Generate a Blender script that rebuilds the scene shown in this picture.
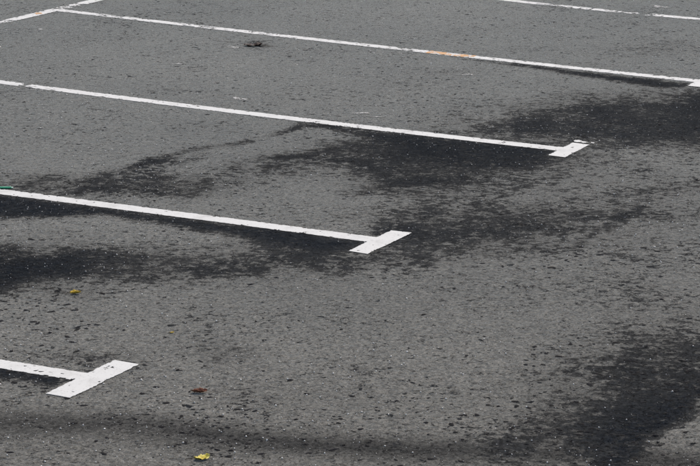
import bpy, math, random
import numpy as np
from mathutils import Vector

for o in list(bpy.data.objects):
    bpy.data.objects.remove(o, do_unlink=True)
S = bpy.context.scene
COL = S.collection

# ------------------------------------------------------------------ camera
CAM_H = 3.114
PITCH = 0.26771
FPX = 2187.9                     # focal length in pixels of the 700 px wide photograph
cam = bpy.data.cameras.new('camera')
cam.sensor_width = 36.0
cam.lens = FPX / 700.0 * 36.0
cam.clip_start = 0.1
cam.clip_end = 3000
cam_o = bpy.data.objects.new('camera', cam)
cam_o.location = (0, 0, CAM_H)
cam_o.rotation_euler = (math.pi / 2 - PITCH, 0, 0)
COL.objects.link(cam_o)
S.camera = cam_o

# ------------------------------------------------------------------ light: bright, thinly clouded day
SUN_EL = math.radians(56)
SUN_AZ = math.radians(28)        # clockwise from +Y
W = bpy.data.worlds.new('World')
S.world = W
W.use_nodes = True
wn = W.node_tree
wn.nodes.clear()
sky = wn.nodes.new('ShaderNodeTexSky')
sky.sky_type = 'NISHITA'
sky.sun_disc = False
sky.sun_elevation = SUN_EL
sky.sun_rotation = SUN_AZ
sky.dust_density = 3.0
sky.ozone_density = 0.6
bg = wn.nodes.new('ShaderNodeBackground')
bg.inputs['Strength'].default_value = 0.10
wo = wn.nodes.new('ShaderNodeOutputWorld')
wn.links.new(sky.outputs[0], bg.inputs[0])
wn.links.new(bg.outputs[0], wo.inputs[0])

sun = bpy.data.lights.new('sun', 'SUN')
sun.energy = 1.5
sun.angle = math.radians(14)
sun.color = (1.0, 0.91, 0.79)
sun_o = bpy.data.objects.new('sun', sun)
dvec = Vector((math.sin(SUN_AZ) * math.cos(SUN_EL), math.cos(SUN_AZ) * math.cos(SUN_EL), math.sin(SUN_EL)))
sun_o.rotation_euler = dvec.to_track_quat('Z', 'Y').to_euler()
sun_o.location = (4, 10, 20)
COL.objects.link(sun_o)

S.view_settings.view_transform = 'Standard'
S.view_settings.look = 'None'
S.view_settings.gamma = 1.0
S.view_settings.exposure = 0.80
S.view_settings.use_curve_mapping = False

# ------------------------------------------------------------------ helpers
def G(u, v):
    """the ground point seen at pixel (u, v) of the photograph"""
    a = (u - 350.0) / FPX
    b = -(v - 233.0) / FPX
    y = math.cos(PITCH) + b * math.sin(PITCH)
    z = -math.sin(PITCH) + b * math.cos(PITCH)
    t = CAM_H / -z
    return np.array([a * t, y * t])


def hash2(i, j, seed):
    h = (i.astype(np.int64) * 374761393 + j.astype(np.int64) * 668265263 + seed * 1442695041) & 0xffffffff
    h = ((h ^ (h >> 13)) * 1274126177) & 0xffffffff
    h = (h ^ (h >> 16)) & 0xffffffff
    return h / 4294967295.0


def vnoise(x, y, seed=0):
    i = np.floor(x); j = np.floor(y)
    fx = x - i; fy = y - j
    fx = fx * fx * (3 - 2 * fx); fy = fy * fy * (3 - 2 * fy)
    a = hash2(i, j, seed); b = hash2(i + 1, j, seed)
    c = hash2(i, j + 1, seed); d = hash2(i + 1, j + 1, seed)
    return (a * (1 - fx) + b * fx) * (1 - fy) + (c * (1 - fx) + d * fx) * fy


def fbm(x, y, seed=0, oct=4, gain=0.5):
    s = 0; a = 1; n = 0
    for k in range(oct):
        s = s + a * vnoise(x * 2 ** k + 17.3 * k, y * 2 ** k - 9.1 * k, seed + k)
        n += a
        a *= gain
    return s / n


def sstep(e0, e1, x):
    t = np.clip((x - e0) / (e1 - e0), 0, 1)
    return t * t * (3 - 2 * t)


def make_obj(name, verts, faces, mat, parent=None, smooth=False):
    me = bpy.data.meshes.new(name)
    me.from_pydata([tuple(map(float, v)) for v in verts], [], [tuple(map(int, f)) for f in faces])
    me.update()
    if smooth:
        me.polygons.foreach_set('use_smooth', [True] * len(me.polygons))
    me.materials.append(mat)
    o = bpy.data.objects.new(name, me)
    COL.objects.link(o)
    if parent:
        o.parent = parent
    return o


def empty(name, loc, rz=0.0):
    o = bpy.data.objects.new(name, None)
    o.empty_display_size = 0.1
    o.location = loc
    o.rotation_euler = (0, 0, rz)
    COL.objects.link(o)
    return o


def tag(o, label, cat, group=None):
    o['label'] = label
    o['category'] = cat
    if group:
        o['group'] = group


class NT:
    """small node-tree writer"""
    def __init__(self, name):
        self.m = bpy.data.materials.new(name)
        self.m.use_nodes = True
        self.t = self.m.node_tree
        self.t.nodes.clear()
        self.out = self.n('ShaderNodeOutputMaterial')
        self.b = self.n('ShaderNodeBsdfPrincipled')
        self.l(self.b.outputs[0], self.out.inputs[0])

    def n(self, t, **kw):
        x = self.t.nodes.new(t)
        for k, v in kw.items():
            setattr(x, k, v)
        return x

    def l(self, a, b):
        self.t.links.new(a, b)

    def put(self, sock, v):
        if isinstance(v, bpy.types.NodeSocket):
            self.l(v, sock)
        else:
            sock.default_value = v

    def math(self, op, a, b=0.0, c=0.0, clamp=False):
        x = self.n('ShaderNodeMath', operation=op, use_clamp=clamp)
        self.put(x.inputs[0], a); self.put(x.inputs[1], b)
        if op in ('MULTIPLY_ADD',):
            self.put(x.inputs[2], c)
        return x.outputs[0]

    def ramp(self, v, a, b, lo=0.0, hi=1.0, smooth=True):
        x = self.n('ShaderNodeMapRange')
        x.interpolation_type = 'SMOOTHSTEP' if smooth else 'LINEAR'
        x.clamp = True
        self.put(x.inputs[0], v); self.put(x.inputs[1], a); self.put(x.inputs[2], b)
        self.put(x.inputs[3], lo); self.put(x.inputs[4], hi)
        return x.outputs[0]

    def noise(self, vec, scale, detail=2.0, rough=0.5, dist=0.0):
        x = self.n('ShaderNodeTexNoise')
        self.put(x.inputs['Vector'], vec)
        x.inputs['Scale'].default_value = scale
        x.inputs['Detail'].default_value = detail
        x.inputs['Roughness'].default_value = rough
        x.inputs['Distortion'].default_value = dist
        return x.outputs['Fac']

    def mix(self, f, a, b, blend='MIX'):
        x = self.n('ShaderNodeMix', data_type='RGBA', blend_type=blend)
        self.put(x.inputs['Factor'], f)
        self.put(x.inputs[6], a); self.put(x.inputs[7], b)
        return x.outputs[2]

    def obj_coord(self, scale=(1, 1, 1), off=(0, 0, 0)):
        tc = self.n('ShaderNodeTexCoord')
        mp = self.n('ShaderNodeMapping')
        mp.inputs['Scale'].default_value = scale
        mp.inputs['Location'].default_value = off
        self.l(tc.outputs['Object'], mp.inputs['Vector'])
        return mp.outputs['Vector']

    def attr(self, name):
        x = self.n('ShaderNodeAttribute', attribute_name=name)
        return x.outputs['Fac']


# ------------------------------------------------------------------ materials
def asphalt_material():
    t = NT('asphalt')
    P = t.obj_coord()
    PA = t.obj_coord(scale=(1.0, 1.35, 1.0))
    damp = t.attr('damp')
    dark_band = t.attr('dark_band')
    # height of the open, hand-sized texture of the old surface: water stays longest in its low places
    pits = t.noise(PA, 19.0, 5.0, 0.68, 0.4)
    fine = t.noise(P, 70.0, 3.0, 0.6)
    pit = t.math('MULTIPLY_ADD', fine, 0.30, t.math('MULTIPLY', pits, 0.80))       # mean 0.55
    patch = t.noise(P, 1.9, 3.0, 0.6)
    base = t.ramp(patch, 0.33, 0.70, -0.12, 0.22)
    mott = t.noise(P, 7.5, 4.0, 0.62, 0.4)
    mott2 = t.math('SUBTRACT', t.ramp(mott, 0.32, 0.68, 0.0, 1.0, False), 0.45)
    level = t.math('ADD', t.math('ADD', damp, base), t.math('MULTIPLY', mott2, t.ramp(damp, 0.0, 0.35, 0.22, 0.50, False)))
    thr = t.math('MULTIPLY_ADD', level, -0.25, 0.645)
    fleck = t.ramp(pit, thr, t.math('ADD', thr, 0.06))
    amp = t.math('MULTIPLY', t.ramp(patch, 0.3, 0.7, 0.50, 0.86, False), fleck)
    # a partly dried film between the pits
    film = t.math('MULTIPLY', t.math('POWER', t.math('MULTIPLY', damp, t.ramp(mott, 0.32, 0.62, t.ramp(damp, 0.45, 0.95, 0.64, 1.0), 1.0, False)), 1.1), t.ramp(pit, 0.42, 0.64, 0.62, 1.0, False))
    wet = t.math('SUBTRACT', 1.0, t.math('MULTIPLY', t.math('SUBTRACT', 1.0, amp), t.math('SUBTRACT', 1.0, film)))
    # small crumbs and holes of their own, thicker in some places than in others
    hole = t.noise(t.obj_coord(scale=(1.0, 1.15, 1.0), off=(3.1, 7.7, 0)), 17.0, 5.0, 0.62, 0.6)
    where = t.noise(P, 1.1, 4.0, 0.65)
    hthr = t.ramp(where, 0.3, 0.7, 0.690, 0.585, False)
    holes = t.math('MULTIPLY', t.ramp(hole, hthr, t.math('ADD', hthr, 0.035)), 0.92)
    hole2 = t.noise(t.obj_coord(scale=(1.0, 1.1, 1.0), off=(9.4, 2.2, 0)), 31.0, 3.0, 0.58, 0.4)
    where2 = t.noise(P, 2.3, 3.0, 0.6)
    hthr2 = t.ramp(where2, 0.3, 0.7, 0.700, 0.592, False)
    holes = t.math('MAXIMUM', holes, t.math('MULTIPLY', t.ramp(hole2, hthr2, t.math('ADD', hthr2, 0.04)), 0.88))
    wet = t.math('MAXIMUM', wet, holes)
    band = t.math('MULTIPLY', dark_band, t.ramp(pit, 0.42, 0.66, 0.88, 1.06, False))  # soft dark band, darkened through the same mask as the wet patches
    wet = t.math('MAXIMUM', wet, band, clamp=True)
    # dry colour: grey binder and mixed aggregate
    big = t.noise(P, 0.42, 4.0, 0.6)
    grain = t.noise(P, 210.0, 2.0, 0.7)
    mid = t.noise(P, 28.0, 4.0, 0.65)
    val = t.math('MULTIPLY', t.ramp(big, 0.25, 0.75, 0.080, 0.122, False), t.ramp(grain, 0.25, 0.75, 0.66, 1.34, False))
    val = t.math('MULTIPLY', t.math('MULTIPLY', val, t.ramp(mid, 0.25, 0.75, 0.78, 1.22, False)), t.ramp(fine, 0.25, 0.75, 0.80, 1.20, False))
    val = t.math('MULTIPLY', val, t.attr('tone'))
    vor = t.n('ShaderNodeTexVoronoi', feature='F1')
    t.l(P, vor.inputs['Vector'])
    vor.inputs['Scale'].default_value = 85.0
    sep = t.n('ShaderNodeSeparateColor')
    t.l(vor.outputs['Color'], sep.inputs[0])
    pale = t.ramp(sep.outputs[0], 0.90, 1.0, 0.0, 1.0, False)
    pale = t.math('MULTIPLY', pale, t.ramp(vor.outputs['Distance'], 0.15, 0.45, 1.0, 0.0))
    val = t.math('MULTIPLY', val, t.ramp(sep.outputs[1], 0.0, 1.0, 0.55, 1.45, False))
    vor2 = t.n('ShaderNodeTexVoronoi', feature='F1')
    t.l(P, vor2.inputs['Vector'])
    vor2.inputs['Scale'].default_value = 42.0
    sep2 = t.n('ShaderNodeSeparateColor')
    t.l(vor2.outputs['Color'], sep2.inputs[0])
    val = t.math('MULTIPLY', val, t.ramp(sep2.outputs[1], 0.0, 1.0, 0.92, 1.08, False))
    rgb = t.n('ShaderNodeCombineColor')
    t.l(t.math('MULTIPLY', val, 1.075), rgb.inputs[0])
    t.l(t.math('MULTIPLY', val, 1.02), rgb.inputs[1])
    t.l(t.math('MULTIPLY', val, 0.885), rgb.inputs[2])
    dry = t.mix(t.math('MULTIPLY', pale, 0.75), rgb.outputs[0], (0.36, 0.345, 0.32, 1))
    wetc = t.mix(1.0, dry, (0.044, 0.067, 0.112, 1), 'MULTIPLY')
    colr = t.mix(wet, dry, wetc)
    t.l(colr, t.b.inputs['Base Color'])
    t.b.inputs['Roughness'].default_value = 0.9
    t.l(t.ramp(wet, 0.0, 1.0, 0.10, 0.03, False), t.b.inputs['Specular IOR Level'])
    t.l(t.ramp(wet, 0.0, 0.7, 1.0, 0.0, False), t.b.inputs['Sheen Weight'])
    t.b.inputs['Sheen Roughness'].default_value = 0.22
    t.b.inputs['Sheen Tint'].default_value = (1.0, 0.93, 0.80, 1)
    # relief: coarse pits, then the aggregate
    hgt = t.math('MULTIPLY_ADD', pit, -0.016, t.math('MULTIPLY', grain, 0.0035))
    hgt = t.math('MULTIPLY_ADD', mid, 0.004, hgt)
    bp = t.n('ShaderNodeBump')
    bp.inputs['Strength'].default_value = 0.55
    bp.inputs['Distance'].default_value = 1.0
    t.l(hgt, bp.inputs['Height'])
    t.l(bp.outputs[0], t.b.inputs['Normal'])
    return t.m


def paint_material(name, col, dirt, amount=0.5):
    t = NT(name)
    P = t.obj_coord()
    a = t.noise(P, 9.0, 5.0, 0.65)
    b = t.noise(P, 95.0, 3.0, 0.7)
    m = t.math('MULTIPLY', t.ramp(a, 0.45, 0.80), amount * .7)
    s = t.ramp(b, 0.57, 0.70, 0.0, amount)
    c = t.mix(t.math('MAXIMUM', m, s), col, dirt)
    t.l(c, t.b.inputs['Base Color'])
    t.b.inputs['Roughness'].default_value = 0.72
    t.b.inputs['Specular IOR Level'].default_value = 0.25
    bp = t.n('ShaderNodeBump')
    bp.inputs['Strength'].default_value = 0.5
    t.l(t.math('MULTIPLY', b, 0.004), bp.inputs['Height'])
    t.l(bp.outputs[0], t.b.inputs['Normal'])
    return t.m


def leaf_material(name, c1, c2, c3, scale=45.0, rough=0.6):
    t = NT(name)
    P = t.obj_coord()
    a = t.noise(P, scale, 4.0, 0.6, 0.6)
    b = t.noise(P, scale * 3.4, 3.0, 0.6)
    c = t.mix(t.ramp(a, 0.38, 0.66), c1, c2)
    c = t.mix(t.ramp(b, 0.58, 0.72), c, c3)
    t.l(c, t.b.inputs['Base Color'])
    t.b.inputs['Roughness'].default_value = rough
    t.b.inputs['Specular IOR Level'].default_value = 0.3
    bp = t.n('ShaderNodeBump')
    bp.inputs['Strength'].default_value = 0.4
    t.l(t.math('MULTIPLY', b, 0.003), bp.inputs['Height'])
    t.l(bp.outputs[0], t.b.inputs['Normal'])
    return t.m


def grit_material():
    t = NT('grit')
    v = t.attr('tone')
    c = t.mix(v, (0.16, 0.155, 0.15, 1), (0.88, 0.85, 0.79, 1))
    t.l(c, t.b.inputs['Base Color'])
    t.b.inputs['Roughness'].default_value = 0.6
    return t.m


M_ASPHALT = asphalt_material()
M_PAINT = paint_material('white_road_paint', (0.55, 0.55, 0.53, 1), (0.25, 0.245, 0.23, 1), 0.62)
M_ORANGE = paint_material('orange_stained_paint', (0.52, 0.29, 0.13, 1), (0.56, 0.46, 0.33, 1), 0.95)
M_SCUFF = paint_material('scuffed_paint', (0.36, 0.355, 0.34, 1), (0.24, 0.24, 0.23, 1), 0.8)
M_YELLOW = leaf_material('yellow_leaf', (0.62, 0.50, 0.06, 1), (0.66, 0.58, 0.17, 1), (0.42, 0.27, 0.04, 1))
M_GOLD = leaf_material('golden_leaf', (0.56, 0.40, 0.05, 1), (0.46, 0.30, 0.04, 1), (0.16, 0.08, 0.03, 1))
M_BROWN = leaf_material('brown_leaf', (0.14, 0.055, 0.028, 1), (0.27, 0.10, 0.05, 1), (0.03, 0.016, 0.012, 1))
M_DEAD = leaf_material('rotten_leaf', (0.018, 0.013, 0.011, 1), (0.05, 0.025, 0.018, 1), (0.10, 0.035, 0.028, 1))
M_STEM = leaf_material('leaf_stem', (0.06, 0.04, 0.02, 1), (0.03, 0.02, 0.012, 1), (0.10, 0.07, 0.03, 1), 120)
M_GREEN = leaf_material('green_plastic', (0.006, 0.22, 0.10, 1), (0.008, 0.26, 0.125, 1), (0.004, 0.17, 0.08, 1), 60, 0.4)
M_TIP = leaf_material('pale_tip', (0.42, 0.55, 0.45, 1), (0.36, 0.50, 0.40, 1), (0.5, 0.58, 0.5, 1), 60, 0.5)
M_GRIT = grit_material()
M_CRUMB = leaf_material('tar_crumb', (0.011, 0.011, 0.013, 1), (0.018, 0.017, 0.016, 1), (0.007, 0.012, 0.013, 1), 40, 0.85)
M_CRUMB.node_tree.nodes['Principled BSDF'].inputs['Specular IOR Level'].default_value = 0.05

# ------------------------------------------------------------------ damp patches left on the drying asphalt, a soft dark band and a dark streak
# (centre pixel, half extents in pixels, strength) -> soft ellipses lying on the ground
BLOBS = [
    # hollow left of the row
    (10, 267, 95, 17, 1.00), (55, 264, 65, 14, .80), (105, 268, 55, 12, .42), (165, 271, 70, 12, .24), (75, 293, 26, 5, .50),
    (-40, 268, 80, 20, 1.0),
    # above the third line
    (150, 184, 90, 11, .46), (90, 187, 60, 9, .38), (195, 186, 50, 8, .36), (45, 186, 50, 9, .34), (15, 189, 40, 8, .40),
    (268, 173, 44, 8, .52), (300, 165, 40, 7, .28),
    # below and right of the third line
    (250, 262, 80, 22, .34), (225, 275, 70, 14, .27), (300, 252, 75, 15, .46), (330, 262, 60, 10, .30), (180, 262, 70, 12, .22),
    (450, 232, 60, 20, .52), (430, 215, 50, 16, .36), (490, 222, 85, 20, .50), (550, 224, 75, 17, .44), (420, 252, 60, 14, .36),
    (590, 214, 50, 10, .30), (520, 242, 50, 12, .26), (620, 205, 60, 12, .16), (400, 232, 30, 14, .5),
    # below the second line
    (500, 156, 90, 17, .78), (455, 160, 80, 20, .55), (525, 165, 60, 14, .50), (385, 148, 65, 16, .50), (420, 152, 60, 18, .40), (430, 178, 70, 12, .40),
    (400, 185, 50, 8, .36), (470, 186, 60, 9, .32), (320, 154, 60, 9, .25), (350, 170, 60, 8, .16),
    # above the second line, towards the lane
    (620, 120, 110, 18, .66), (690, 118, 80, 26, .62), (560, 128, 70, 14, .50), (650, 134, 80, 12, .48), (505, 128, 50, 9, .30),
    (600, 103, 80, 12, .25), (680, 98, 60, 10, .30), (640, 100, 50, 6, .2), (490, 112, 70, 10, .12), (590, 145, 40, 7, .35),
    (740, 112, 80, 24, .6),
    # above / below the fourth line
    (90, 364, 40, 9, .34), (65, 358, 50, 8, .18), (220, 357, 36, 8, .28), (350, 374, 16, 8, .32), (300, 392, 75, 20, .12),
    (240, 395, 50, 14, .10),
    # lane side, lower right
    (655, 395, 65, 34, .40), (600, 425, 90, 40, .28), (665, 355, 70, 36, .24), (680, 375, 50, 36, .40), (625, 425, 60, 28, .40), (590, 440, 75, 30, .46), (700, 350, 50, 30, .26),
    (640, 350, 60, 24, .10), (555, 452, 75, 22, .46), (610, 395, 70, 26, .22), (655, 350, 50, 22, .18), (690, 325, 40, 20, .2), (680, 300, 60, 22, .10), (690, 200, 60, 22, .12),
    # far right and far middle
    (665, 50, 60, 7, .20), (690, 44, 40, 6, .16), (410, 84, 70, 8, .12), (440, 70, 50, 5, .14), (330, 100, 60, 8, .06),
    (340, 225, 60, 12, .06), (253, 44, 18, 3.5, .55), (640, 170, 80, 12, .10), (600, 240, 130, 40, .13), (650, 280, 90, 50, .12), (560, 195, 120, 18, .14), (660, 200, 80, 30, .14), (500, 275, 90, 16, .10),
    (450, 300, 120, 24, .05), (560, 380, 90, 50, .08), (120, 420, 160, 12, .05),
    (201, 449, 9, 3.0, .45), (120, 407, 9, 3, .4), (215, 318, 40, 6, .05),
]
# (pixel polyline, half width in pixels at each point, strength): streaks
STREAKS = [
    ([(70, 192), (110, 176), (150, 163), (190, 150), (222, 144), (248, 139)], [6, 5, 4, 3.5, 4, 2.5], .50),
    ([(140, 178), (175, 164), (215, 152)], [6, 5, 3], .20),
    ([(275, 133), (300, 126), (330, 126)], [2, 3, 3], .45),
    ([(290, 158), (345, 148), (400, 140)], [5, 6, 6], .38),
    ([(372, 189), (420, 181), (470, 178)], [4, 5, 5], .40),
    ([(565, 250), (600, 231), (622, 216), (640, 205)], [3, 3.5, 4, 3], .34),
    ([(635, 190), (670, 187), (705, 184)], [4, 5, 5], .20),
    ([(190, 455), (195, 459)], [1.5, 1.5], .4),  # short dark streak beside the yellow leaf
]
# (pixel polygon, feather in metres, strength): bands dammed up against the thick paint
POLYS = [
    ([(-120, 181), (0, 193), (60, 200), (180, 216), (300, 230), (372, 240), (352, 251), (330, 252), (270, 246), (200, 233), (160, 225),
      (100, 218), (50, 217), (0, 219), (-120, 214)], .16, 1.02),
    ([(262, 115), (300, 119), (350, 126), (460, 139), (560, 151), (549, 157), (560, 160), (530, 170), (470, 172), (430, 160), (390, 147),
      (345, 133), (300, 123)], .20, .98),
    ([(450, 57), (520, 64), (600, 73), (692, 83), (688, 88), (660, 88), (620, 83), (560, 74), (500, 64)], .14, .98),
    ([(-60, 362), (0, 368), (76, 380), (50, 393), (28, 387), (0, 384), (-60, 380)], .10, .95),
]
LANE = [(720, 320), (690, 348), (655, 372), (620, 398), (585, 425), (565, 445), (520, 556), (556, 556), (646, 450), (664, 434),
        (690, 414), (720, 392)]
DARK_BAND = ([(-80, 422), (0, 425), (110, 429), (230, 440), (400, 451), (550, 459), (720, 467), (1000, 478)], 20, .72)  # soft-edged dark band across the nearest ground

X0, X1, Y0, Y1, STEP = -5.0, 5.6, 7.0, 22.5, 0.026
xs = np.arange(X0, X1 + STEP, STEP)
ys = np.arange(Y0, Y1 + STEP, STEP)
ext = np.array([0.5, 1.5, 3.5, 8, 18, 40, 90, 200, 500, 1200.0])
xs = np.concatenate([X0 - ext[::-1], xs, xs[-1] + ext])
ys = np.concatenate([Y0 - ext[::-1], ys, ys[-1] + ext])
GX, GY = np.meshgrid(xs, ys)


def scale_at(y):
    d = math.hypot(y, CAM_H)
    return d / FPX, d * d / (FPX * CAM_H) * d / y    # metres per pixel across, and along the ground


def seg_dist(px, py, a, b):
    ab = b - a
    t = np.clip(((px - a[0]) * ab[0] + (py - a[1]) * ab[1]) / max(1e-9, ab @ ab), 0, 1)
    return np.hypot(px - a[0] - t * ab[0], py - a[1] - t * ab[1]), t


def poly_sd(px, py, pts):
    inside = np.zeros(px.shape, bool)
    best = np.full(px.shape, 1e9)
    n = len(pts)
    for i in range(n):
        a = pts[i]; b = pts[(i + 1) % n]
        d, _ = seg_dist(px, py, a, b)
        best = np.minimum(best, d)
        c = ((a[1] > py) != (b[1] > py)) & (px < (b[0] - a[0]) * (py - a[1]) / (b[1] - a[1] + 1e-12) + a[0])
        inside ^= c
    return np.where(inside, best, -best)


# wobble the coordinates a little so that no patch keeps a drawn outline
WX = GX + 0.16 * (fbm(GX * 2.3, GY * 2.3, 11, 4, .6) - .5) * 2
WY = GY + 0.26 * (fbm(GX * 2.3, GY * 2.3, 41, 4, .6) - .5) * 2
damp = np.zeros(GX.shape)


def union(st, f):
    return 1 - (1 - st) * (1 - f)


for (u, v, ru, rv, s) in BLOBS:
    c = G(u, v)
    mx, my = scale_at(c[1])
    rx, ry = ru * mx * 1.15, rv * my * 1.15
    r2 = ((WX - c[0]) / rx) ** 2 + ((WY - c[1]) / ry) ** 2
    f = np.exp(-(r2 ** 1.1) * 1.3)
    damp = union(damp, np.minimum(s * (.95 if s < .25 else 1.0), .995) * f)
brk = fbm(GX * 3.2, GY * 2.6, 91, 4, .6)
brk = np.clip(.66 + .70 * sstep(.28, .66, brk), 0, 1.12)
damp = damp * (brk * (1 - damp ** 2) + damp ** 2)
for pts, wd, s in STREAKS:
    P = [G(*p) for p in pts]
    best = np.zeros(GX.shape)
    for i in range(len(P) - 1):
        d, tt = seg_dist(WX * .6 + GX * .4, WY * .6 + GY * .4, P[i], P[i + 1])
        w = (wd[i] * (1 - tt) + wd[i + 1] * tt) * scale_at(P[i][1])[1] * .62
        best = np.maximum(best, np.exp(-(d / w) ** 2))
    damp = union(damp, min(.9, s * 1.3) * best * brk)
for pts, fe, s in POLYS:
    P = [G(*p) for p in pts]
    sd = poly_sd(GX * .7 + WX * .3, GY * .7 + WY * .3, P)
    damp = union(damp, min(s, .999) * sstep(-fe * .4, fe * .8, sd))
P = [G(*p) for p in LANE]
sd = poly_sd(GX * .6 + WX * .4, GY * .6 + WY * .4, P)
edge = np.full(GX.shape, 1e9)                        # distance to the crisp lane-side edge
for i in range(7, len(LANE) - 1):
    edge = np.minimum(edge, seg_dist(GX * .6 + WX * .4, GY * .6 + WY * .4, P[i], P[i + 1])[0])
lane = np.where(edge < .16, sstep(.0, .06, sd), sstep(-.12, .30, sd)) * (.34 + .60 * np.exp(-(edge / .30) ** 2))
damp = union(damp, lane)
# the dry tongue beyond that edge
side = sstep(.0, .05, poly_sd(GX * .6 + WX * .4, GY * .6 + WY * .4, [G(*p) for p in [(556, 556), (646, 450), (664, 434), (690, 414), (720, 392), (860, 400), (860, 556)]]))
damp = damp * (1 - .92 * side)

P = [G(*p) for p in DARK_BAND[0]]
dark_band = np.zeros(GX.shape)
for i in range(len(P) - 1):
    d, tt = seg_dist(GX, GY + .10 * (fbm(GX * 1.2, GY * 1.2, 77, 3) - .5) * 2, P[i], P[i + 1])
    dark_band = np.maximum(dark_band, np.exp(-(d / (DARK_BAND[1] * scale_at(P[i][1])[1] * .62)) ** 2))
dark_band = dark_band * DARK_BAND[2] * (.75 + .5 * fbm(GX * 2.0, GY * 3.0, 5, 3))

ny, nx = GX.shape
verts = np.stack([GX.ravel(), GY.ravel(), np.zeros(GX.size)], 1).astype(np.float32)
ii, jj = np.meshgrid(np.arange(ny - 1), np.arange(nx - 1), indexing='ij')
q = (ii * nx + jj).ravel()
loops = np.stack([q, q + 1, q + nx + 1, q + nx], 1).astype(np.int32)
me = bpy.data.meshes.new('asphalt_ground')
me.vertices.add(len(verts)); me.vertices.foreach_set('co', verts.ravel())
me.loops.add(loops.size); me.loops.foreach_set('vertex_index', loops.ravel())
me.polygons.add(len(loops)); me.polygons.foreach_set('loop_start', np.arange(0, loops.size, 4, dtype=np.int32))
me.update(calc_edges=True)
for nm, arr in (('damp', damp), ('dark_band', dark_band), ('tone', np.ones(damp.shape))):
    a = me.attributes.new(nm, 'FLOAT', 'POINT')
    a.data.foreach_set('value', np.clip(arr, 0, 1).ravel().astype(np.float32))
me.materials.append(M_ASPHALT)
ground = bpy.data.objects.new('asphalt_ground', me)
ground['kind'] = 'structure'
COL.objects.link(ground)


# ------------------------------------------------------------------ painted markings
def paint_sheet(name, fn, length, width, mat, parent, seed, wear=None, z=0.004, cell=0.008, rag=0.35, origin=(0, 0)):
    """a raised, worn coat of paint: a grid of small cells with the worn ones gone; fn(s, t) -> ground point,
    s in metres along, t from -0.5 to 0.5 across"""
    ns = max(4, int(length / cell)); nt = max(5, int(round(width / cell)))
    s = np.linspace(0, length, ns + 1); t = np.linspace(-.5, .5, nt + 1)
    SS, TT = np.meshgrid(s, t, indexing='ij')
    edge_n = (fbm(SS * 38, TT * 3, seed, 3, .65) - .5)
    TJ = TT * (1 + 0) + np.sign(TT) * (np.abs(TT) > .30) * edge_n * 0.13
    X, Y = fn(SS, TJ)
    cs = (s[:-1] + s[1:]) / 2; ct = (t[:-1] + t[1:]) / 2
    CS, CT = np.meshgrid(cs, ct, indexing='ij')
    d_edge = (.5 - np.abs(CT)) * width                           # metres from the long edge
    d_end = np.minimum(CS, length - CS)
    de = np.minimum(d_edge, d_end + .004)
    n = fbm(CS * 30, CT * width * 42, seed + 50, 4, .62)
    need = .205 + rag * .42 * np.exp(-de / .008)
    if wear is not None:
        need = need + wear(CS, CT)
    keep = n > need
    idx = np.arange((ns + 1) * (nt + 1)).reshape(ns + 1, nt + 1)
    cnt = np.zeros((ns + 1, nt + 1), int)
    for a in (0, 1):
        for b in (0, 1):
            cnt[a:ns + a, b:nt + b] += keep
    Z = np.where(cnt == 4, z, z - .0008)
    vx = np.stack([X - origin[0], Y - origin[1], Z], 2).reshape(-1, 3)
    A = idx[:-1, :-1][keep]; B = idx[1:, :-1][keep]; C = idx[1:, 1:][keep]; D = idx[:-1, 1:][keep]
    F = np.stack([A, B, C, D], 1)
    used = np.unique(F)
    rem = np.full(len(vx), -1); rem[used] = np.arange(len(used))
    F = rem[F]
    vx = vx[used]
    # face up
    a, b, c = vx[F[0][0]], vx[F[0][1]], vx[F[0][2]]
    if np.cross(b - a, c - a)[2] < 0:
        F = F[:, ::-1]
    return make_obj(name, vx, F, mat, parent)


def curve_fn(P, width, flip=1):
    """P: ground points along the centre line; smooth quadratic between its ends, straight beyond"""
    P = np.array(P); a = P[0]; d = P[-1] - P[0]; Lc = np.hypot(*d); d = d / Lc
    nrm = np.array([-d[1], d[0]])
    ss = (P - a) @ d; oo = (P - a) @ nrm
    k = np.polyfit(ss, oo, 2 if len(P) > 3 else 1)
    dk = np.polyder(k)

    def off(x):
        xc = np.clip(x, ss.min(), ss.max())
        return np.polyval(k, xc) + np.polyval(dk, xc) * (x - xc)

    def at(x, t):
        o = off(x)
        return a[0] + d[0] * x + nrm[0] * (o + t * width), a[1] + d[1] * x + nrm[1] * (o + t * width)
    return at, d, Lc


LW = 0.103
BACK_P = [G(*p) for p in [(0, 23.0), (30, 15.7), (60, 8.8), (90, 1.9)]]
bk = np.polyfit([p[0] for p in BACK_P], [p[1] for p in BACK_P], 1)
BD = np.array([1, bk[0]]); BD = BD / np.hypot(*BD)
BO = np.array([BACK_P[1][0], np.polyval(bk, BACK_P[1][0])])


def to_back(T, u):
    Mx = np.array([u, -BD]).T
    return np.linalg.solve(Mx, BO - T)[0]


def wear_gaps(gaps, base=0.0):
    def w(S_, T_):
        r = np.full(S_.shape, base)
        for (c, half, amt) in gaps:
            r = r + amt * np.exp(-((S_ - c) / half) ** 2)
        return r
    return w


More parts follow.
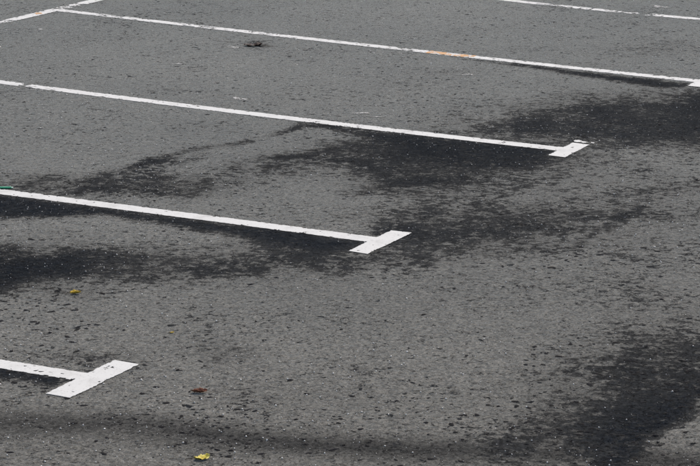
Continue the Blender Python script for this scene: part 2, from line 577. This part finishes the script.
# centre lines measured in the photograph, from the crossbar end towards the back line
MIDS = {
    'a': [(90, 378.6), (45, 371.4), (0, 364.3)],
    'b': [(376, 240.4), (330, 234.6), (300, 230.0), (180, 215.2), (60, 199.0), (0, 192.1)],
    'c': [(558, 149.3), (525, 144.9), (460, 138.1), (350, 125.8), (230, 111.4), (90, 93.2), (0, 82.4)],
    'd': [(690, 81.4), (580, 69.7), (490, 59.7), (400, 49.0), (300, 37.2), (180, 23.8), (150, 20.2), (64, 11.6)],
    'e': [(700, 20.0), (610, 10.6), (580, 7.5), (505, 0.3)],
}
BARS = {   # left tip, front corner, right tip, back corner
    'a': [(45.7, 394.3), (70.2, 398.6), (139.2, 365.0), (114.7, 360.8)],
    'b': [(348.3, 251.5), (367.3, 254.5), (412.4, 233.3), (391.1, 230.9)],
    'c': [(548.2, 155.6), (564.9, 157.8), (589.4, 145.2), (572.6, 143.0)],
}
LABELS = {
    'a': 'white T-ended bay line with the cleanest, widest crossbar, beside the small brown fallen leaf',
    'b': 'white T-ended bay line with the green strip lying along its far edge',
    'c': 'white T-ended bay line with loose paint flecks off its crossbar tip',
    'd': 'white bay line with an orange stained stretch, running from the back line',
    'e': 'thin worn white bay line with broken gaps, next past the orange stained line',
}
FIT = {'d': ((2.5198, 15.5248), (0.4783, 0.8782)), 'e': ((3.7272, 17.7212), (0.4783, 0.8782))}
GROUP = 'white bay markings on the asphalt'
MARK = {}
for i, k in enumerate('abcde'):
    P = [G(*p) for p in MIDS[k]]
    if k == 'e':
        P = [np.array(FIT['e'][0])] + P
    if k == 'd':
        P = [np.array(FIT['d'][0])] + P[1:]
    at, d, Lc = curve_fn(P, LW)
    s0 = -0.02
    s1 = to_back(P[0], d)
    org = P[0]
    root = empty('bay_marking', (org[0], org[1], 0))
    tag(root, LABELS[k], 'parking line', GROUP)
    MARK[k] = (root, org, at, s1)

    def s_of(u, v, P0=P[0], dd=d):
        return float((G(u, v) - P0) @ dd)
    gaps = {
        'a': wear_gaps([], 0.0),
        'b': wear_gaps([(s_of(41, 197), .03, .12)], 0.0),
        'c': wear_gaps([(s_of(26.5, 85), .03, .6), (s_of(40, 87), .10, .12), (s_of(106, 95), .05, .15)], .03),
        'd': wear_gaps([(s_of(119, 17), .10, .20), (s_of(196, 25), .12, .20), (s_of(210, 27), .06, .15), (s_of(405, 50), .12, .18), (s_of(270, 34), .2, .12)], .08),
        'e': wear_gaps([(s_of(630, 13), .20, .22), (s_of(645, 14), .05, .25), (s_of(552, 5), .10, .2), (s_of(600, 10), .3, .08)], .10),
    }[k]
    fn = (lambda S_, T_, at=at, s0=s0: at(S_ + s0, T_))
    shift = (lambda S_, T_, g=gaps, s0=s0: g(S_ + s0, T_))
    paint_sheet('line', fn, s1 - s0 - .03, LW, M_PAINT, root, 100 + i * 7, shift, 0.0032, origin=org, rag=.36 if k in 'ab' else .5)
    # crossbar
    if k in BARS:
        A, B, C, D = [G(*p) for p in BARS[k]]
    else:
        T = np.array(FIT[k][0]); nb = np.array(FIT[k][1]); ub = np.array([-nb[1], nb[0]])
        A = T - nb * .245; D = T + nb * .245; B = A - ub * .122; C = D - ub * .122
    Lb = np.hypot(*(D - A)); Wb = np.hypot(*(B - A))

    def bar_fn(S_, T_, A=A, B=B, C=C, D=D, Lb=Lb):
        a = S_ / Lb; b = T_ + .5
        X = (A[0] * (1 - a) + D[0] * a) * (1 - b) + (B[0] * (1 - a) + C[0] * a) * b
        Y = (A[1] * (1 - a) + D[1] * a) * (1 - b) + (B[1] * (1 - a) + C[1] * a) * b
        return X, Y
    bw = {'a': wear_gaps([(.42, .012, .1)], 0.0)}.get(k)
    paint_sheet('crossbar', bar_fn, Lb, Wb, M_PAINT, root, 300 + i * 7, bw, 0.0045, origin=org, rag=.3, cell=.006)

# back line
s_lo, s_hi = -9.0, 12.0


def back_fn(S_, T_):
    n = np.array([-BD[1], BD[0]])
    s = S_ + s_lo
    return BO[0] + BD[0] * s + n[0] * T_ * .115, BO[1] + BD[1] * s + n[1] * T_ * .115


sb = float((G(39, 13) - BO) @ BD) - s_lo
bo = paint_sheet('back_line', back_fn, s_hi - s_lo, .115, M_PAINT, None, 555,
                 lambda S_, T_: .05 + .20 * (np.abs(S_ - sb) < 1.6) * (fbm(S_ * 2.2, S_ * 0, 8, 2) > .52) * (np.abs(T_) > .05) + .10 * (fbm(S_ * 3, T_ * 2, 21, 3) > .6),
                 0.0045, cell=.010, rag=.5)
tag(bo, 'chipped white back line closing the heads of the bays', 'parking line')


def flat_patch(name, u, v, lx, ly, rot, mat, parent, seed, z=0.007, org=(0, 0), need=.45, cell=.006):
    """ragged thin patch of paint lying round the ground point seen at (u, v)"""
    c = G(u, v)
    n = int(max(lx, ly) * 2 / cell) + 2
    a = np.linspace(-1, 1, n)
    A, B = np.meshgrid(a, a, indexing='ij')
    ca, sa = math.cos(rot), math.sin(rot)
    X = c[0] + ca * A * lx - sa * B * ly - org[0]
    Y = c[1] + sa * A * lx + ca * B * ly - org[1]
    Am = (A[:-1, :-1] + A[1:, 1:]) / 2; Bm = (B[:-1, :-1] + B[1:, 1:]) / 2
    keep = fbm(Am * lx * 90 + seed, Bm * ly * 90, seed, 4, .6) - .25 * (Am ** 2 + Bm ** 2) > need - .14
    idx = np.arange(n * n).reshape(n, n)
    F = np.stack([idx[:-1, :-1][keep], idx[1:, :-1][keep], idx[1:, 1:][keep], idx[:-1, 1:][keep]], 1)
    if len(F) == 0:
        return None
    V = np.stack([X, Y, np.full(X.shape, z)], 2).reshape(-1, 3)
    us = np.unique(F); rem = np.full(n * n, -1); rem[us] = np.arange(len(us))
    return make_obj(name, V[us], rem[F], mat, parent)


# orange stained stretch on the fourth bay line, and its spot on the back line
root, org, at, s1 = MARK['d']
dd = np.array(at(1.0, 0)) - np.array(at(0.0, 0)); dd = dd / np.hypot(*dd)
so0 = float((G(472, 57.6) - org) @ dd); so1 = float((G(427, 52.3) - org) @ dd)
paint_sheet('orange_stain', lambda S_, T_: at(S_ + so0, T_), so1 - so0, LW * .96, M_ORANGE, root, 901,
            lambda S_, T_: .22 + .10 * (S_ < .12), 0.0045, origin=org, rag=.5)
flat_patch('orange_stain', 38.5, 13.8, .032, .045, .3, M_ORANGE, bo, 5, .006)
# flecks off the crossbar tip of the third marking
root, org, at, s1 = MARK['c']
for (u, v, lx, ly, r, sd_) in [(578, 141.5, .026, .030, .1, 1), (584, 142.6, .018, .022, .5, 2), (592.8, 143.3, .012, .020, .2, 3)]:
    flat_patch('paint_fleck', u, v, lx, ly, r, M_PAINT, root, sd_, .004, org, .36)
# scuffed traces of old paint on the bare asphalt
for (u, v, lx, ly, r, sd_, nd) in [(236, 98.5, .030, .06, .2, 11, .52), (244, 99.6, .050, .03, -.5, 12, .58), (362, 113.5, .075, .025, .05, 13, .60),
                                   (379, 117, .06, .02, .3, 14, .63), (657, 6.6, .04, .07, .1, 15, .52), (665, 7.4, .03, .05, .2, 16, .55),
                                   (234, 47.5, .05, .10, .4, 17, .64), (178, 64, .05, .03, .1, 18, .62), (468, 75, .06, .05, .3, 19, .66),
                                   (40, 29.5, .03, .05, .1, 20, .64)]:
    flat_patch('paint_scuff', u, v, lx, ly, r, M_SCUFF, ground, sd_, .004, (0, 0), nd)


# ------------------------------------------------------------------ fallen leaves
def leaf(name, u, v, length, width, rz, fold, curl, twist, mat, label, seed, stem=.03, cat='leaf', group='fallen leaves on the asphalt', lobes=0.0, tip=0.9):
    """blade with a folded midrib, curled ends and a wavy margin, its lowest point on the ground"""
    c = G(u, v)
    root = empty(name, (c[0], c[1], 0), rz)
    tag(root, label, cat, group)
    rng = random.Random(seed)
    n, m = 22, 11
    V = []
    for i in range(n + 1):
        a = i / n
        w = width / 2 * (math.sin(math.pi * a ** tip) ** .75 if 0 < a < 1 else 0.02)
        w = max(w, width * .012)
        for j in range(m):
            b = (j / (m - 1) - .5) * 2
            ww = w * (1 + (.10 + lobes) * math.sin(a * 38 + (b > 0) * 1.7) * abs(b))
            x = (a - .5) * length
            y = b * ww
            z = fold * abs(b) ** 1.3 * ww + curl * (2 * abs(a - .45)) ** 2.2 * length + twist * b * (a - .5) * width
            z += .0022 * math.sin(a * 17 + seed) * math.sin(b * 5 + seed * 2)
            y *= 1 - .25 * min(1.0, abs(fold)) * abs(b)
            V.append([x, y, z])
    V = np.array(V)
    zmin = V[:, 2].min()
    V[:, 2] += .0022 - zmin
    F = []
    for i in range(n):
        for j in range(m - 1):
            F.append((i * m + j, (i + 1) * m + j, (i + 1) * m + j + 1, i * m + j + 1))
    blade = make_obj('blade', V, F, mat, root, True)
    sm = blade.modifiers.new('thick', 'SOLIDIFY'); sm.thickness = .0007
    # midrib and stalk: one tapering tube
    ring = 6
    path = []
    for q_ in range(5):
        f = q_ / 4
        path.append((-length / 2 - stem * (1 - f), .25 * stem * (1 - f) ** 2, V[m // 2][2] * f + (.0015 + .004 * math.sin(f * 3)) * (1 - f), .0013))
    for i in range(1, n, 2):
        p = V[i * m + m // 2]
        path.append((p[0], p[1], p[2] + .0004, .0011 * (1 - i / n) + .0003))
    VS, FS = [], []
    for p in path:
        for r in range(ring):
            an = r / ring * 2 * math.pi
            VS.append((p[0], p[1] + p[3] * math.cos(an), max(.0003, p[2] + p[3] * math.sin(an))))
    for i in range(len(path) - 1):
        for r in range(ring):
            FS.append((i * ring + r, i * ring + (r + 1) % ring, (i + 1) * ring + (r + 1) % ring, (i + 1) * ring + r))
    make_obj('stalk', VS, FS, M_STEM, root, True)
    return root


leaf('fallen_leaf', 202, 459.5, .062, .048, .22, .35, .16, .25, M_YELLOW, 'pale yellow fallen leaf with a dark stalk, lying in front of the soft dark band', 3, .035)
leaf('fallen_leaf', 75.5, 294, .052, .034, .10, .8, .10, -.2, M_GOLD, 'golden yellow folded leaf in a small damp spot beside the dark hollow', 8, .02)
leaf('fallen_leaf', 199.5, 393, .068, .038, -.10, .75, .12, .15, M_BROWN, 'reddish brown curled fallen leaf lying off the end of the cleanest crossbar', 5, .012)
leaf('fallen_leaf', 172, 333.4, .020, .014, .3, .4, .15, .1, M_GOLD, 'tiny tan leaf scrap, the smallest leaf on the asphalt', 9, .008)

# dark crumpled clump of rotten leaves near the orange stained line
c = G(254, 46)
root = empty('dead_leaf_clump', (c[0], c[1], 0))
root.scale = (.85, .85, .6)
tag(root, 'dark crumpled clump of dead leaves between two bay lines', 'dead leaves')
rng = random.Random(4)
for (dx, dy, L_, W_, rz, tilt, fold, mt) in [(-.055, .01, .085, .075, 2.7, .10, .35, M_DEAD), (.0, -.01, .12, .07, .1, .03, .5, M_DEAD),
                                             (.045, .0, .075, .065, .6, .22, .7, M_DEAD), (.04, .02, .055, .04, 1.2, .35, .5, M_BROWN)]:
    n, m = 12, 9
    V, F = [], []
    for i in range(n + 1):
        a = i / n
        w = max(W_ * .02, W_ / 2 * math.sin(math.pi * a) ** .7)
        for j in range(m):
            b = (j / (m - 1) - .5) * 2
            x = (a - .5) * L_; y = b * w * (1 + .15 * math.sin(a * 25 + j)); z = fold * abs(b) ** 1.2 * w + .006 * math.sin(a * 9 + b * 3 + L_ * 90)
            zz = z + math.sin(tilt) * (x + L_ / 2)
            V.append((math.cos(rz) * x - math.sin(rz) * y + dx, math.sin(rz) * x + math.cos(rz) * y + dy, zz))
    V = np.array(V); V[:, 2] += .002 - V[:, 2].min()
    for i in range(n):
        for j in range(m - 1):
            F.append((i * m + j, (i + 1) * m + j, (i + 1) * m + j + 1, i * m + j + 1))
    b_ = make_obj('blade', V, F, mt, root, True)
    sm = b_.modifiers.new('thick', 'SOLIDIFY'); sm.thickness = .0008
VS, FS = [], []
for i in range(7):
    f = i / 6
    for r in range(5):
        an = r / 5 * 2 * math.pi
        VS.append((.05 + .13 * f, -.012 - .02 * f * f + .0022 * math.cos(an), max(.0003, .014 * (1 - f) + .0025 + .0022 * math.sin(an))))
for i in range(6):
    for r in range(5):
        FS.append((i * 5 + r, i * 5 + (r + 1) % 5, i * 5 + 5 + (r + 1) % 5, i * 5 + 5 + r))
make_obj('stalk', VS, FS, M_STEM, root, True)

# green strip lying along the far edge of the third line
c = G(13.2, 188.4)
root = empty('green_strip', (c[0], c[1], 0), math.radians(1))
tag(root, 'bright green strip with a pale tip lying along a white bay line', 'litter')


def bar_mesh(name, x0, x1, w, h, mat, bend, r=.003):
    V, F = [], []
    n = 14
    prof = []
    for (sx, sy, a0) in ((1, 1, 0), (-1, 1, 90), (-1, -1, 180), (1, -1, 270)):
        for k_ in range(3):
            an = math.radians(a0 + 45 * k_)
            prof.append((sx * (w / 2 - r) + r * math.cos(an), h / 2 + sy * (h / 2 - r) + r * math.sin(an)))
    for i in range(n + 1):
        f = i / n
        x = x0 + (x1 - x0) * f
        for (py, pz) in prof:
            V.append((x, py + bend * (x * x), pz + .0008))
    m = len(prof)
    for i in range(n):
        for r_ in range(m):
            F.append((i * m + r_, i * m + (r_ + 1) % m, (i + 1) * m + (r_ + 1) % m, (i + 1) * m + r_))
    F.append(tuple(range(m))[::-1]); F.append(tuple(n * m + r_ for r_ in range(m)))
    return make_obj(name, V, F, mat, root, False)


bar_mesh('body', -.19, -.011, .022, .0085, M_GREEN, .25)
bar_mesh('tip', -.0105, 0, .017, .007, M_TIP, .25, .002)

# ------------------------------------------------------------------ stones of the asphalt standing proud of its binder
rs = np.random.RandomState(3)
N = 230000
ay = 7.0 + 16.0 * rs.uniform(0, 1, N) ** 1.25
ax = rs.uniform(-1, 1, N) * (0.175 * ay + .35)
size = np.clip(np.exp(rs.normal(math.log(.0026), .32, N)), .0012, .0060)
tone = np.clip(rs.normal(1.0, .36, N), .30, 2.2)
ang = rs.uniform(0, 2 * np.pi, N)
pv = np.array([[1, 0, 0], [0, 1, 0], [-1, 0, 0], [0, -1, 0], [.1, 0, .75]], float)
V = pv[None] * rs.uniform(.6, 1.3, (N, 5, 1)) * size[:, None, None]
ca, sa = np.cos(ang)[:, None], np.sin(ang)[:, None]
V = np.stack([V[:, :, 0] * ca - V[:, :, 1] * sa + ax[:, None], V[:, :, 0] * sa + V[:, :, 1] * ca + ay[:, None], V[:, :, 2] - .0001], 2)
V = V.reshape(-1, 3).astype(np.float32)
F = (np.array([[0, 1, 4], [1, 2, 4], [2, 3, 4], [3, 0, 4]])[None] + (np.arange(N) * 5)[:, None, None]).reshape(-1, 3).astype(np.int32)
me = bpy.data.meshes.new('aggregate')
me.vertices.add(len(V)); me.vertices.foreach_set('co', V.ravel())
me.loops.add(F.size); me.loops.foreach_set('vertex_index', F.ravel())
me.polygons.add(len(F)); me.polygons.foreach_set('loop_start', np.arange(0, F.size, 3, dtype=np.int32))
me.update(calc_edges=True)
ci = np.clip(np.searchsorted(xs, ax), 0, nx - 1); cj = np.clip(np.searchsorted(ys, ay), 0, ny - 1)
for nm, arr in (('damp', np.clip(damp[cj, ci], 0, 1)), ('dark_band', np.clip(dark_band[cj, ci], 0, 1)), ('tone', tone)):
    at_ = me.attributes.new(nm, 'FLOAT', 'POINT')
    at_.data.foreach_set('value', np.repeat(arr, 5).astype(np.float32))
me.materials.append(M_ASPHALT)
agg = bpy.data.objects.new('aggregate', me)
agg.parent = ground
agg['kind'] = 'stuff'
COL.objects.link(agg)

# ------------------------------------------------------------------ dark crumbs of tar and soil lying about in drifts
rs = np.random.RandomState(19)
N = 26000
ky = 7.0 + 16.0 * rs.uniform(0, 1, N) ** 1.15
kx = rs.uniform(-1, 1, N) * (0.175 * ky + .5)
kd = fbm(kx * 1.3, ky * 1.3, 171, 4, .6)
ok = rs.uniform(0, 1, N) < (sstep(.42, .80, kd) * .75 + .04) * (1 - .72 * sstep(10.5, 15.5, ky))
kx, ky = kx[ok], ky[ok]
N = len(kx)
size = np.clip(np.exp(rs.normal(math.log(.0056), .48, N)), .0022, .0105)
ring = np.array([[math.cos(a), math.sin(a), .0] for a in np.linspace(0, 2 * np.pi, 7)[:-1]])
top_ = np.array([[.55 * math.cos(a + .4), .5 * math.sin(a + .4), .24] for a in np.linspace(0, 2 * np.pi, 4)[:-1]])
kv = np.concatenate([ring, top_])
V = kv[None] * rs.uniform(.55, 1.35, (N, 9, 1)) * size[:, None, None]
V[:, :, 0] *= rs.uniform(.9, 2.1, N)[:, None]
ang = rs.normal(0, .7, N)
ca, sa = np.cos(ang)[:, None], np.sin(ang)[:, None]
V = np.stack([V[:, :, 0] * ca - V[:, :, 1] * sa + kx[:, None], V[:, :, 0] * sa + V[:, :, 1] * ca + ky[:, None], V[:, :, 2] + .0012], 2)
V = V.reshape(-1, 3).astype(np.float32)
kf = np.array([[0, 1, 6], [1, 7, 6], [1, 2, 7], [2, 3, 7], [3, 8, 7], [3, 4, 8], [4, 5, 8], [5, 6, 8], [5, 0, 6], [6, 7, 8]])
F = (kf[None] + (np.arange(N) * 9)[:, None, None]).reshape(-1, 3).astype(np.int32)
me = bpy.data.meshes.new('dark_crumbs')
me.vertices.add(len(V)); me.vertices.foreach_set('co', V.ravel())
me.loops.add(F.size); me.loops.foreach_set('vertex_index', F.ravel())
me.polygons.add(len(F)); me.polygons.foreach_set('loop_start', np.arange(0, F.size, 3, dtype=np.int32))
me.update(calc_edges=True)
me.materials.append(M_CRUMB)
crumbs = bpy.data.objects.new('dark_crumbs', me)
crumbs['kind'] = 'stuff'
tag(crumbs, 'small dark crumbs of tar and soil scattered over the asphalt', 'crumbs')
COL.objects.link(crumbs)

# ------------------------------------------------------------------ loose grit on the surface
rs = np.random.RandomState(7)
N = 46000
gy = rs.uniform(7.0, 23.0, N)
gx = rs.uniform(-1, 1, N) * (0.19 * gy + 1.2)
dens = fbm(gx * .8, gy * .8, 61, 3)
ok = rs.uniform(0, 1, N) < sstep(.25, .75, dens) + .15
gx, gy = gx[ok], gy[ok]
N = len(gx)
size = np.clip(np.exp(rs.normal(math.log(.0019), .55, N)), .0009, .0048)
tone = np.clip(rs.beta(2.4, 1.0, N), 0, 1)
tone = tone * (1 - .45 * np.clip(damp[np.clip(np.searchsorted(ys, gy), 0, ny - 1), np.clip(np.searchsorted(xs, gx), 0, nx - 1)], 0, 1))
octv = np.array([[1, 0, 0], [0, 1, 0], [-1, 0, 0], [0, -1, 0], [0, 0, 1], [0, 0, -.6]], float)
octf = np.array([[0, 1, 4], [1, 2, 4], [2, 3, 4], [3, 0, 4], [1, 0, 5], [2, 1, 5], [3, 2, 5], [0, 3, 5]])
ang = rs.uniform(0, 2 * np.pi, N)
V = octv[None] * rs.uniform(.65, 1.35, (N, 6, 1)) * size[:, None, None]
ca, sa = np.cos(ang)[:, None], np.sin(ang)[:, None]
Vx = V[:, :, 0] * ca - V[:, :, 1] * sa + gx[:, None]
Vy = V[:, :, 0] * sa + V[:, :, 1] * ca + gy[:, None]
Vz = V[:, :, 2] + (size * .5)[:, None]
V = np.stack([Vx, Vy, Vz], 2).reshape(-1, 3).astype(np.float32)
F = (octf[None] + (np.arange(N) * 6)[:, None, None]).reshape(-1, 3).astype(np.int32)
me = bpy.data.meshes.new('loose_grit')
me.vertices.add(len(V)); me.vertices.foreach_set('co', V.ravel())
me.loops.add(F.size); me.loops.foreach_set('vertex_index', F.ravel())
me.polygons.add(len(F)); me.polygons.foreach_set('loop_start', np.arange(0, F.size, 3, dtype=np.int32))
me.update(calc_edges=True)
a = me.attributes.new('tone', 'FLOAT', 'POINT')
a.data.foreach_set('value', np.repeat(tone, 6).astype(np.float32))
me.materials.append(M_GRIT)
grit = bpy.data.objects.new('loose_grit', me)
grit['kind'] = 'stuff'
tag(grit, 'fine pale grit scattered over the grey asphalt', 'grit')
COL.objects.link(grit)
